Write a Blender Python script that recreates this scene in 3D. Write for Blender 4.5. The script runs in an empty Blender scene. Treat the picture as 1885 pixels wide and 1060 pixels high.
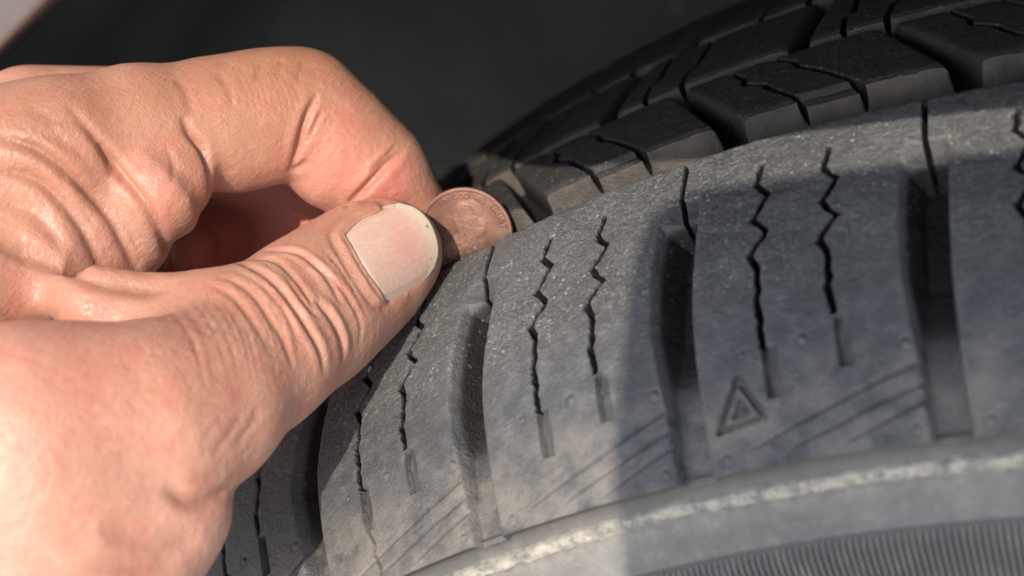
import bpy, bmesh, math
import numpy as np
from mathutils import Vector, Matrix
from mathutils.bvhtree import BVHTree

# ------------------------------------------------------------------ camera, sky, sun, exposure
# all work is in millimetres, wheel axle along Y through (0,0,0), outboard side = -Y; W() turns it into metres on the ground
R0 = 335.0                       # tread radius at the inner edge of the outer shoulder row
ZC = 339.2                       # axle height
def W(p):
    p = np.asarray(p, float).copy(); p[..., 2] += ZC
    return p * 0.001
PW, PH = 1885.0, 1060.0
FPX = PW / 2 / math.tan(math.radians(19.0))
CAM = np.array([-108.957, -244.167, 409.093])
YAW, PIT = math.radians(17.5584), math.radians(29.2137)
_cy, _sy, _cp, _sp = math.cos(YAW), math.sin(YAW), math.cos(PIT), math.sin(PIT)
RT = np.array([_cy, _sy, 0.0]); FW = np.array([-_sy * _cp, _cy * _cp, -_sp]); UP = np.cross(RT, FW)

sc = bpy.context.scene
col = sc.collection
cam_d = bpy.data.cameras.new('camera'); cam = bpy.data.objects.new('camera', cam_d); col.objects.link(cam)
cam_d.angle = math.radians(38.0); cam_d.sensor_fit = 'HORIZONTAL'
cam_d.clip_start = 0.005; cam_d.clip_end = 200.0
m = Matrix([list(RT) + [0], list(UP) + [0], list(-FW) + [0], [0, 0, 0, 1]]).transposed()
m.translation = Vector(W(CAM)); cam.matrix_world = m
sc.camera = cam
cam_d.dof.use_dof = True
cam_d.dof.focus_distance = 0.273
cam_d.dof.aperture_fstop = 12.5
cam_d.dof.aperture_blades = 0

S = -FW - 0.28 * RT + 0.16 * UP
S = S / np.linalg.norm(S)
sun_el = math.asin(S[2]); sun_az = math.atan2(S[0], S[1])
world = bpy.data.worlds.new('World'); sc.world = world; world.use_nodes = True
nt = world.node_tree; nt.nodes.clear()
sky = nt.nodes.new('ShaderNodeTexSky'); sky.sky_type = 'NISHITA'; sky.sun_disc = False
sky.ozone_density = 2.0; sky.sun_elevation = sun_el; sky.sun_rotation = sun_az
bg = nt.nodes.new('ShaderNodeBackground'); bg.inputs['Strength'].default_value = 0.15
wo = nt.nodes.new('ShaderNodeOutputWorld')
nt.links.new(sky.outputs[0], bg.inputs[0]); nt.links.new(bg.outputs[0], wo.inputs[0])
sun_d = bpy.data.lights.new('sun', 'SUN'); sun = bpy.data.objects.new('sun', sun_d); col.objects.link(sun)
sun_d.energy = 2.3; sun_d.angle = math.radians(0.55); sun_d.color = (1.0, 0.93, 0.82)
sun.rotation_euler = Vector(S).to_track_quat('Z', 'Y').to_euler()
sun.location = Vector(W(CAM + S * 600))
vs = sc.view_settings
vs.view_transform = 'Standard'; vs.look = 'None'; vs.exposure = 1.05; vs.gamma = 1.0; vs.use_curve_mapping = False
sc.render.engine = 'CYCLES'
sc.cycles.use_denoising = True
sc.cycles.max_bounces = 8
sc.cycles.caustics_reflective = False; sc.cycles.caustics_refractive = False

# ------------------------------------------------------------------ helpers
def ray(p):
    p = np.asarray(p, float)
    return FW + RT * ((p[..., 0:1] - PW / 2) / FPX) - UP * ((p[..., 1:2] - PH / 2) / FPX)
def from_cam(q):                                  # camera-aligned mm (x right, y up, depth) -> wheel mm
    q = np.asarray(q, float)
    return CAM + q[..., 0:1] * RT + q[..., 1:2] * UP + q[..., 2:3] * FW
def px3(px, py, z):                               # pixel + depth -> camera-aligned mm
    return np.array([(px - PW / 2) / FPX * z, -(py - PH / 2) / FPX * z, z])
def sstep(a, b, x):
    t = np.clip((x - a) / (b - a), 0, 1); return t * t * (3 - 2 * t)
def seg_dist(U, V, pts):
    """distance to a polyline and the running parameter 0..1 along it"""
    best = np.full(U.shape, 1e9); par = np.zeros(U.shape); n = len(pts) - 1
    for i in range(n):
        (ax, ay), (bx, by) = pts[i], pts[i + 1]
        dx, dy = bx - ax, by - ay; L = dx * dx + dy * dy + 1e-12
        t = np.clip(((U - ax) * dx + (V - ay) * dy) / L, 0, 1)
        d = np.hypot(U - ax - t * dx, V - ay - t * dy)
        k = d < best; best = np.where(k, d, best); par = np.where(k, (i + t) / n, par)
    return best, par
_rng = np.random.RandomState(7)
def vnoise(x, y, seed=0):                          # smooth value noise in 2D
    xi, yi = np.floor(x).astype(int), np.floor(y).astype(int); fx, fy = x - xi, y - yi
    def h(i, j):
        n = (i * 374761393 + j * 668265263 + seed * 974634777) & 0x7fffffff
        n = ((n ^ (n >> 13)) * 1274126177) & 0x7fffffff
        return ((n ^ (n >> 16)) & 0xffff) / 65535.0
    fx = fx * fx * (3 - 2 * fx); fy = fy * fy * (3 - 2 * fy)
    return (h(xi, yi) * (1 - fx) + h(xi + 1, yi) * fx) * (1 - fy) + (h(xi, yi + 1) * (1 - fx) + h(xi + 1, yi + 1) * fx) * fy
def fnoise(x, y, seed=0, o=4):
    s, a, t = 0, 1.0, 0
    for k in range(o):
        s = s + a * vnoise(x * 2 ** k, y * 2 ** k, seed + k); t += a; a *= 0.5
    return s / t
def mesh_np(name, verts, faces, smooth=True):
    me = bpy.data.meshes.new(name)
    verts = np.asarray(verts, np.float32); faces = np.asarray(faces, np.int32)
    k = faces.shape[1]
    me.vertices.add(len(verts)); me.vertices.foreach_set('co', verts.ravel())
    me.loops.add(faces.size); me.loops.foreach_set('vertex_index', faces.ravel())
    me.polygons.add(len(faces))
    me.polygons.foreach_set('loop_start', np.arange(0, faces.size, k, dtype=np.int32))
    me.polygons.foreach_set('loop_total', np.full(len(faces), k, np.int32))
    me.polygons.foreach_set('use_smooth', np.full(len(faces), smooth))
    me.update(calc_edges=True); me.validate()
    return me
def grid_faces(nr, nc, wrap=False):
    r, c = np.meshgrid(np.arange(nr - 1), np.arange(nc if wrap else nc - 1), indexing='ij')
    c2 = (c + 1) % nc
    return np.stack([r * nc + c, r * nc + c2, (r + 1) * nc + c2, (r + 1) * nc + c], -1).reshape(-1, 4)
def mask_attr(me, rgb, name='mask'):
    a = me.attributes.new(name, 'FLOAT_COLOR', 'POINT')
    rgba = np.concatenate([np.asarray(rgb, np.float32), np.ones((len(rgb), 1), np.float32)], 1)
    a.data.foreach_set('color', rgba.ravel())
def slit_attr(me, s):
    a = me.attributes.new('slit', 'FLOAT', 'POINT'); a.data.foreach_set('value', np.ascontiguousarray(s, np.float32).ravel()); me.set_sharp_from_angle(angle=math.radians(48))
def obj(name, me, mat=None, parent=None):
    o = bpy.data.objects.new(name, me); col.objects.link(o)
    if mat is not None and me is not None and len(me.materials) == 0: me.materials.append(mat)
    if parent is not None: o.parent = parent
    return o
def tag(o, label=None, cat=None, group=None, kind=None):
    for k, v in (('label', label), ('category', cat), ('group', group), ('kind', kind)):
        if v: o[k] = v
    return o

class NT:
    """tiny node-tree builder"""
    def __init__(s, name):
        s.m = bpy.data.materials.new(name); s.m.use_nodes = True
        s.t = s.m.node_tree; s.t.nodes.clear()
        s.out = s.t.nodes.new('ShaderNodeOutputMaterial'); s.b = s.t.nodes.new('ShaderNodeBsdfPrincipled')
        s.t.links.new(s.b.outputs[0], s.out.inputs[0])
        s.co = s.t.nodes.new('ShaderNodeTexCoord').outputs['Object']
    def put(s, sock, v):
        if v is None: return
        if hasattr(v, 'is_linked') or hasattr(v, 'links'): s.t.links.new(v, sock)
        elif isinstance(v, (tuple, list)) and len(v) == 3 and sock.type == 'RGBA': sock.default_value = (*v, 1)
        else: sock.default_value = v
    def set(s, **kw):
        for k, v in kw.items(): s.put(s.b.inputs[k.replace('_', ' ')], v)
    def noise(s, scale, detail=4, rough=.55, co=None, dist=0.0):
        n = s.t.nodes.new('ShaderNodeTexNoise'); n.inputs['Scale'].default_value = scale
        n.inputs['Detail'].default_value = detail; n.inputs['Roughness'].default_value = rough; n.inputs['Distortion'].default_value = dist
        s.t.links.new(co or s.co, n.inputs['Vector']); return n.outputs['Fac']
    def vor(s, scale, feature='F1', co=None, out='Distance', rand=1.0):
        n = s.t.nodes.new('ShaderNodeTexVoronoi'); n.feature = feature; n.inputs['Scale'].default_value = scale
        n.inputs['Randomness'].default_value = rand
        s.t.links.new(co or s.co, n.inputs['Vector']); return n.outputs[out]
    def mapr(s, v, a, b, c=0.0, d=1.0):
        n = s.t.nodes.new('ShaderNodeMapRange'); n.interpolation_type = 'SMOOTHSTEP'
        s.put(n.inputs[0], v)
        for i, x in enumerate((a, b, c, d)): s.put(n.inputs[i + 1], x)
        return n.outputs[0]
    def math(s, op, a, b=0.5, c=None):
        n = s.t.nodes.new('ShaderNodeMath'); n.operation = op; s.put(n.inputs[0], a); s.put(n.inputs[1], b)
        if c is not None: s.put(n.inputs[2], c)
        return n.outputs[0]
    def mix(s, f, a, b, mode='MIX'):
        n = s.t.nodes.new('ShaderNodeMix'); n.data_type = 'RGBA'; n.blend_type = mode
        s.put(n.inputs['Factor'], f); s.put(n.inputs[6], a); s.put(n.inputs[7], b); return n.outputs[2]
    def attr(s, name='mask'):
        n = s.t.nodes.new('ShaderNodeAttribute'); n.attribute_name = name
        sp = s.t.nodes.new('ShaderNodeSeparateColor'); s.t.links.new(n.outputs['Color'], sp.inputs[0]); return sp.outputs, n.outputs['Color']
    def bump(s, h, dist, strength=1.0, prev=None):
        n = s.t.nodes.new('ShaderNodeBump'); n.inputs['Distance'].default_value = dist; n.inputs['Strength'].default_value = strength
        s.put(n.inputs['Height'], h)
        if prev is not None: s.t.links.new(prev, n.inputs['Normal'])
        return n.outputs[0]
    def mapping(s, scale=(1, 1, 1), rot=(0, 0, 0)):
        n = s.t.nodes.new('ShaderNodeMapping'); n.inputs['Scale'].default_value = scale; n.inputs['Rotation'].default_value = rot
        s.t.links.new(s.co, n.inputs['Vector']); return n.outputs[0]
    def worldpos(s):
        n = s.t.nodes.new('ShaderNodeNewGeometry'); s.co = n.outputs['Position']

# ------------------------------------------------------------------ materials
def rubber_mat(name, worn, side, dustc, deepc, spk=1.0):
    n = NT(name); n.worldpos()                     # world position: every copy of a block wears differently
    ch, _ = n.attr()
    big = n.noise(45, 5, .6); mid = n.noise(330, 5, .65); fine = n.noise(1500, 4, .7); grit = n.noise(2600, 3, .7)
    c = n.mix(ch[0], side, worn)
    c = n.mix(n.mapr(big, .35, .7, 0, .55), c, tuple(x * .62 for x in side))
    c = n.mix(n.mapr(mid, .4, .75, 0, .45), c, tuple(min(1, x * 1.7) for x in worn))
    wornmott = n.math('MULTIPLY', n.mapr(fine, .46, .66), n.math('MULTIPLY', ch[0], n.mapr(n.noise(55, 5, .65), .35, .65, .35, .95)))
    c = n.mix(wornmott, c, tuple(x * 2.1 for x in worn))
    dk = n.math('MULTIPLY', n.mapr(grit, .52, .35), n.math('MULTIPLY', ch[0], .55))
    c = n.mix(dk, c, tuple(x * .35 for x in worn))
    # loose dust gathered on the sides and in the low places
    dmask = n.math('MULTIPLY', ch[1], n.mapr(n.noise(120, 6, .65), .34, .66))
    c = n.mix(dmask, c, dustc)
    c = n.mix(n.mapr(ch[2], 0, .75), c, deepc)  # groove walls and floors coloured near-black, standing in for shade
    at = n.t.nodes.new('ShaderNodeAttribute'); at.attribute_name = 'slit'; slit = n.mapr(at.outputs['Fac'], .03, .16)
    # bright specks in the worn rubber's colour, painted in place of sun glints
    v = n.vor(520, out='Distance'); vc = n.vor(520, out='Color')
    sp = n.t.nodes.new('ShaderNodeSeparateColor'); n.t.links.new(vc, sp.inputs[0])
    thr = n.mapr(sp.outputs[0], .88, 1.0, 0.0, .16)
    g = n.math('LESS_THAN', v, thr); g = n.math('MULTIPLY', g, n.math('MULTIPLY_ADD', ch[0], .8 * spk, .12 * spk))
    c = n.mix(g, c, (.42, .39, .33))
    v2 = n.vor(1150, out='Distance'); vc2 = n.vor(1150, out='Color')
    sp2 = n.t.nodes.new('ShaderNodeSeparateColor'); n.t.links.new(vc2, sp2.inputs[0])
    thr2 = n.mapr(sp2.outputs[1], .62, 1.0, 0.0, .40)
    g2 = n.math('LESS_THAN', v2, thr2); g2 = n.math('MULTIPLY', g2, n.math('MULTIPLY', ch[0], n.mapr(n.noise(70, 4, .6), .38, .62, .08 * spk, .75 * spk)))
    c = n.mix(g2, c, (.36, .35, .32)); c = n.mix(slit, c, (.010, .009, .008))  # slit interiors painted black in place of their shade
    b = n.bump(fine, .00045, .8); b = n.bump(grit, .00025, .8, b); b = n.bump(mid, .0006, .5, b)
    b = n.bump(g, .0003, .7, b)
    n.set(Base_Color=c, Roughness=n.math('MULTIPLY_ADD', ch[0], .12, n.mapr(mid, .3, .7, .36, .52)), Normal=b)
    n.b.inputs['Specular IOR Level'].default_value = .5
    return n.m
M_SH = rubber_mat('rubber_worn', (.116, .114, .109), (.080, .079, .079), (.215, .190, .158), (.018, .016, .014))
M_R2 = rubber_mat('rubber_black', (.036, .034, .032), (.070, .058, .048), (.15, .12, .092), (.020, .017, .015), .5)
def sidewall_mat():
    n = NT('rubber_sidewall'); n.worldpos(); ch, _ = n.attr()
    big = n.noise(38, 6, .65); mid = n.noise(260, 5, .65); fine = n.noise(1400, 3, .6)
    c = n.mix(n.mapr(big, .3, .7), (.125, .117, .107), (.205, .19, .17))
    c = n.mix(n.mapr(mid, .45, .75, 0, .6), c, (.27, .245, .21))
    c = n.mix(n.math('MULTIPLY', ch[1], n.mapr(n.noise(420, 5, .7), .36, .6)), c, (.43, .385, .30))
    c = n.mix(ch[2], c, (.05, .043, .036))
    b = n.bump(fine, .0003, .6); b = n.bump(mid, .0005, .5, b)
    n.set(Base_Color=c, Roughness=.62, Normal=b); return n.m
M_SW = sidewall_mat()
def liner_mat():
    n = NT('liner_plastic'); n.worldpos()
    a = n.noise(14, 5, .6); f = n.noise(900, 3, .6)
    c = n.mix(n.mapr(a, .3, .7), (.046, .050, .048), (.088, .093, .088))
    sp = n.math('LESS_THAN', n.vor(42), .10); c = n.mix(n.math('MULTIPLY', sp, .5), c, (.2, .15, .1))
    n.set(Base_Color=c, Roughness=.8, Normal=n.bump(f, .0005, .5)); return n.m
def paint_mat():
    n = NT('fender_paint'); n.worldpos(); f = n.noise(2500, 2, .5)
    n.set(Base_Color=n.mix(n.mapr(f, .4, .6), (.165, .138, .127), (.19, .16, .148)), Roughness=.35, Metallic=.15)
    n.b.inputs['Coat Weight'].default_value = .6; n.b.inputs['Coat Roughness'].default_value = .06; return n.m
def ground_mat():
    n = NT('concrete'); n.worldpos(); a = n.noise(3, 6, .6); v = n.vor(160, out='Color')
    sp = n.t.nodes.new('ShaderNodeSeparateColor'); n.t.links.new(v, sp.inputs[0])
    c = n.mix(n.mapr(sp.outputs[0], .2, 1), (.44, .42, .39), (.60, .57, .53)); c = n.mix(n.mapr(a, .4, .7, 0, .5), c, (.48, .45, .41))
    n.set(Base_Color=c, Roughness=.9, Normal=n.bump(n.vor(160), .002, .6)); return n.m

# ------------------------------------------------------------------ ground and car body round the wheel
g = mesh_np('ground', np.array([[-30, -30, 0], [30, -30, 0], [30, 30, 0], [-30, 30, 0]], float), [[0, 1, 2, 3]], False)
tag(obj('ground', g, ground_mat()), kind='structure')

def lathe(prof, th0, th1, n, closed=False):
    th = np.linspace(th0, th1, n, endpoint=not closed)
    a = np.array([p[0] for p in prof]); r = np.array([p[1] for p in prof])
    P = np.stack([r[:, None] * np.sin(th), np.broadcast_to(-a[:, None], (len(a), n)), r[:, None] * np.cos(th)], -1)
    return P, grid_faces(len(a), n, closed)
LIP_A, LIP_R = 105.0, 411.0
# the arch edge: tapers inboard to the left; unseen run shaped to shade inner ribs, not hand
LIP_T = [-100, -60, -42, -36, -32, -28, -26, -24, -20, -10, 0, 30, 100]
LIP_DA = np.array([-60, -30, 0, 25, 55, 95, 103, 105, 108, 110, 110, 105, 60]) - LIP_A
LIP_DR = np.array([470, 440, 422, 422, 422, 416, 414, 412, 408, 403, 401, 410, 455]) - LIP_R
def flare(P, th, w=None):
    d_ = np.degrees(th); k = np.hanning(9); k /= k.sum()
    sm = lambda v: np.convolve(np.pad(np.interp(d_, LIP_T, v), 4, 'edge'), k, 'valid')
    s_ = sm(LIP_DR)[:, None] * np.stack([np.sin(th), 0 * th, np.cos(th)], -1) + sm(LIP_DA)[:, None] * np.array([0, -1., 0])
    return P + (s_[None] if w is None else s_[None] * np.array(w)[:, None, None])
arch = bpy.data.objects.new('car_fender', None); col.objects.link(arch); arch.location = (0, -LIP_A * .001, (ZC + LIP_R) * .001)
tag(arch, 'pale beige painted fender edge arching over the tyre', 'fender')
def rel(P, o): return W(P.reshape(-1, 3)) - np.array(o.location)
prof = [(LIP_A - 16, LIP_R + 1.5), (LIP_A - 15, LIP_R), (LIP_A - 1.6, LIP_R), (LIP_A - .4, LIP_R + .5), (LIP_A, LIP_R + 1.8), (LIP_A + 1, LIP_R + 14), (LIP_A + 3, LIP_R + 45), (LIP_A + 3, LIP_R + 110), (LIP_A - 1, LIP_R + 190)]
P, f = lathe(prof, math.radians(-100), math.radians(100), 160); P = flare(P, np.linspace(math.radians(-100), math.radians(100), 160))
obj('panel', mesh_np('panel', rel(P, arch), f), paint_mat(), arch)
lin = bpy.data.objects.new('wheel_arch_liner', None); col.objects.link(lin); lin.location = (0, 0, (ZC + 430) * .001)
tag(lin, 'dark grey plastic liner inside the wheel arch behind the tyre', 'liner')
LM = liner_mat()
prof = [(LIP_A - 15.5, LIP_R + 2), (LIP_A - 16, 424), (70, 430), (0, 433), (-120, 434), (-225, 428), (-238, 415)]
P, f = lathe(prof, math.radians(-125), math.radians(125), 200)
th = np.linspace(math.radians(-125), math.radians(125), 200)
P = P + (fnoise(th * 5, th * 0, 3, 3)[None, :, None] - .5) * 8 * np.stack([np.sin(th), 0 * th, np.cos(th)], -1)[None] * np.array([0, .3, 1, 1, 1, 1, 1])[:, None, None]
P = flare(P, th, [1, 1, .85, .4, 0, 0, 0])
obj('arch_shell', mesh_np('arch_shell', rel(P, lin), f), LM, lin)
prof = [(-236, 432), (-240, 380), (-236, 300), (-240, 180), (-240, 60)]
P, f = lathe(prof, math.radians(-125), math.radians(125), 120)
obj('back_panel', mesh_np('back_panel', rel(P, lin), f), LM, lin)

# ------------------------------------------------------------------ tyre
tyre = bpy.data.objects.new('tyre', None); col.objects.link(tyre)
tag(tyre, 'worn black rubber car tyre with blocky zigzag siped tread', 'tyre')
TH0 = math.radians(-26.644)
NB = 49; PITCH = 2 * math.pi * R0 / NB
def tyre_obj(name, me, mat, th=0.0, parent=None):
    o = obj(name, me, mat, parent or tyre)
    if parent is None or parent is tyre: o.location = (0, 0, ZC * .001)
    o.rotation_euler = (0, th, 0); return o
def catmull(N, n=40):
    out = []
    for i in range(1, len(N) - 1):
        p0, p1, p2 = N[i - 1], N[i], N[i + 1]; p3 = N[min(i + 2, len(N) - 1)]; t = np.linspace(0, 1, n, endpoint=False)[:, None]
        out.append(.5 * (2 * p1 + (p2 - p0) * t + (2 * p0 - 5 * p1 + 4 * p2 - p3) * t ** 2 + (-p0 + 3 * p1 - 3 * p2 + p3) * t ** 3))
    return np.concatenate(out + [N[-1:]])
NODES = np.array([[-10.5, 1.35], [0, 0], [18, -4.26], [34, -9.77], [44.63, -16.], [60.4, -29.7]])
PR = catmull(NODES); PS = np.concatenate([[0], np.cumsum(np.linalg.norm(np.diff(PR, axis=0), axis=1))])
VMAX = PS[-1]
TN = np.gradient(PR, axis=0); TN /= np.linalg.norm(TN, axis=1)[:, None]; NR = np.stack([-TN[:, 1], TN[:, 0]], 1)
NR *= np.sign(NR[:, 1:2])
ZIG = [(-.65, 7.6), (-1.75, 14.7), (.75, 17.6), (-1.7, 23.3), (.95, 27.0), (-1.85, 32.1), (-.45, 34.5), (-.3, 37), (-.35, 41), (.1, 49.3)]
def shoulder_tile(triangle, crack):
    nv, nu = 340, 216
    vv = np.concatenate([np.linspace(-7.4, -.35, 10), np.linspace(0, VMAX, nv)]); s = np.linspace(0, 1, nu)
    V, Sx = np.meshgrid(vv, s, indexing='ij')
    ub = np.interp(vv, [-8, 0, 13, 18, 25, 70], [-2.9, -2.9, -2.6, -1.9, -1.9, -1.2])
    U = ub[:, None] + Sx * PITCH
    Vc = np.maximum(V, 0)
    h = np.zeros_like(U)
    # lateral groove between neighbouring blocks
    uL = np.interp(Vc, [0, 12.2, 12.9, 32, 43, 57, 70], [-9, -9, 1.2, 1.2, 1.2, 1.5, 2.3])
    uR = np.interp(Vc, [0, 12.2, 12.9, 25, 42, 56, 70], [60, 60, 36.9, 36.2, 36.4, 37.9, 38.7])
    d = np.minimum(U - uL, uR - U)
    D = np.interp(Vc, [12.0, 12.6, 17.4, 18.8, 26, 42, 52, 62, 70], [0, .7, 1.3, 7.0, 7.6, 6.8, 3.6, 2.3, 1.9])
    wall = np.where(uR - U < U - uL, np.interp(Vc, [0, 18, 44, 54, 70], [.8, 2.9, 2.9, 1.0, .7]), np.interp(Vc, [0, 18, 50, 70], [.5, .9, .7, .5]))
    inside = np.clip(-d / wall, 0, 1); inside = inside * (1.15 - .15 * inside)
    h -= D * inside
    h -= np.where(d > 0, .28 * np.exp(-np.clip(d, 0, 9) / .3), .28) * sstep(13, 15, Vc)
    # narrow slit where the groove runs on across the worn tread
    bd = np.minimum(U - ub[:, None], ub[:, None] + PITCH - U)
    sl = (1 - sstep(.22, .46, bd)) * (1 - sstep(18.2, 18.8, Vc))
    # sipes
    for u0 in (13.2, 25.1):
        pl = [(u0 + a, b - (3.0 if u0 > 20 and b > 45 else (1.0 if u0 > 20 and b > 36 else 0))) for a, b in ZIG]
        ds, par = seg_dist(U + .9 * (fnoise(Vc * .55 + u0, U * .2, 17, 3) - .5), Vc + .6 * (fnoise(Vc * .5, U * .4 + u0, 19, 2) - .5), pl)
        wd = .30 + .22 * fnoise(U * .6 + 31, Vc * .5, 5, 2)
        sl = np.maximum(sl, (1 - sstep(wd, wd + .16, ds)) * sstep(0, .05, par))
        h -= .16 * np.exp(-(ds / .9) ** 2)
        # shallow rectangular pocket below each sipe
        p0 = (u0 - .25, 49.9) if u0 < 20 else (u0 + .2, 47.0)
        a = U - p0[0] - .04 * (Vc - p0[1]); b = Vc - p0[1]
        inn = sstep(-.12, .10, a) * sstep(2.5, 2.25, a) * sstep(-.15, .2, b) * sstep(8.5, 8.1, b)
        h -= inn * (1.7 - .5 * np.clip(a, 0, 2.4))
    h -= 5.0 * sl
    # moulding pips
    for pu, pv, pr, ph in ((20.0, 49.8, .75, .5), (36.3, 53.4, .8, .55), (5.0, 66.5, .7, .5), (36.6, 66.6, .6, .45), (9.5, 50.3, .5, .3)):
        rr = np.hypot(U - pu, Vc - pv); h += .7 * ph * (1 - sstep(pr * .5, pr, rr)); h -= .2 * np.exp(-((rr - pr * 1.25) / .3) ** 2)
    # three tapering slanted cuts in the lower corner
    for (a0, b0), (a1, b1) in (((7.3, 66.1), (39.5, 55.5)), ((15.2, 66.7), (39.5, 58.9)), ((23.3, 67.5), (39.5, 61.6))):
        L = math.hypot(a1 - a0, b1 - b0); tx, ty = (a1 - a0) / L, (b1 - b0) / L
        t = (U - a0) * tx + (Vc - b0) * ty; q = -(U - a0) * ty + (Vc - b0) * tx    # q>0 = towards the rim
        k = np.clip(t / L, 0, 1.1); on = sstep(0, 4, t) * (d > 0)
        wq = .25 + .55 * k
        h -= on * (.26 + .42 * k) * sstep(-.15, .1, q) * (1 - sstep(.2, 1, q / (wq + .5)))
    if triangle:
        T = np.array([(8.3, 54.0), (4.2, 61.9), (12.3, 60.9)])
        ds, _ = seg_dist(U, Vc, [tuple(T[0]), tuple(T[1]), tuple(T[2]), tuple(T[0])])
        c0 = T.mean(0); T2 = c0 + (T - c0) * .30 + np.array([.15, .25])
        h -= 1.3 * (1 - sstep(.40, .62, ds))
        d2, _ = seg_dist(U, Vc, [tuple(T2[0]), tuple(T2[1]), tuple(T2[2]), tuple(T2[0])])
        h -= 1.1 * (1 - sstep(.35, .55, d2))
    if crack:
        ds, _ = seg_dist(U, Vc, [(14.6, 56.0), (14.0, 58.5), (15.2, 61), (14.7, 63), (15.9, 65.5), (15.6, 68.6)])
        h -= .9 * (1 - sstep(.12, .38, ds))
    # worn, uneven skin
    wear = 1 - sstep(31, 45, Vc + 8 * (fnoise(U * .12, Vc * .12, 9) - .5))
    h += (fnoise(U * .35, Vc * .35, 2) - .5) * .35 * wear + (fnoise(U * 1.6, Vc * 1.6, 4, 3) - .5) * .22 * (.35 + .65 * wear)
    # inner edge of the row: rounded, with a chipped notch either side of the slit
    nt_ = sstep(4.2, 3.6, np.abs(U - (-3.6))) + sstep(4.2, 3.6, np.abs(U - (-3.6 + PITCH)))
    nd = .9 * np.clip(nt_, 0, 1) + .5 * (fnoise(U * .5, U * 0, 12, 3) - .45)
    h -= .7 * np.exp(-Vc / .6) + 3.5 * (1 - sstep(nd - .2, nd + .2, Vc)) * (nd > .25)
    # tyre surface
    a = np.interp(Vc, PS, PR[:, 0]); dr = np.interp(Vc, PS, PR[:, 1])
    na = np.interp(Vc, PS, NR[:, 0]); nr = np.interp(Vc, PS, NR[:, 1])
    A = a + na * h; Rr = dr + nr * h
    neg = V < 0
    edge = h[10:11, :]                                    # the v=0 row
    A = np.where(neg, V * .12, A); Rr = np.where(neg, np.minimum(V, np.broadcast_to(edge, V.shape)), Rr)
    th = U / R0; R = R0 + Rr
    P = np.stack([R * np.sin(th), -A, R * np.cos(th)], -1)
    # last rows: the little step down to the sidewall
    ex = []
    for da, ddr in ((-.12, -.18), (-2.4, -.4), (-4.2, -1.6)):
        R2 = np.minimum(R[-1], R0 - 29.7) + ddr; ex.append(np.stack([R2 * np.sin(th[-1]), -(np.minimum(A[-1], 60.4) + da), R2 * np.cos(th[-1])], -1))
    P = np.concatenate([P, np.array(ex)], 0); n = P.shape[0]
    pad = lambda x, v=None: np.concatenate([x, np.repeat(x[-1:], 3, 0)], 0)
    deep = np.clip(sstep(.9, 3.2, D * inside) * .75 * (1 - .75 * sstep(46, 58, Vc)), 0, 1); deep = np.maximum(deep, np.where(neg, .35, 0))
    dust = np.clip(sstep(48, 62, Vc) * .9 + .35 * inside * sstep(40, 60, Vc) + .25 * np.exp(-np.abs(d) / 1.2), 0, 1)
    dust = np.where(neg, .5, dust)
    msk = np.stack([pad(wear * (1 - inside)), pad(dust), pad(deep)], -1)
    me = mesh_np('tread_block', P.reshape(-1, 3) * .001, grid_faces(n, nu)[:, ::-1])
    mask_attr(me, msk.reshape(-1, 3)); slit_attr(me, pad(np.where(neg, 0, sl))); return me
me_gen, me_tri, me_crk = shoulder_tile(False, False), shoulder_tile(True, False), shoulder_tile(False, True)
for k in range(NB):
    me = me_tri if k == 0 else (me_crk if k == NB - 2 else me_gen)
    tyre_obj('tread_block', me, M_SH, TH0 + k * PITCH / R0)

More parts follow.
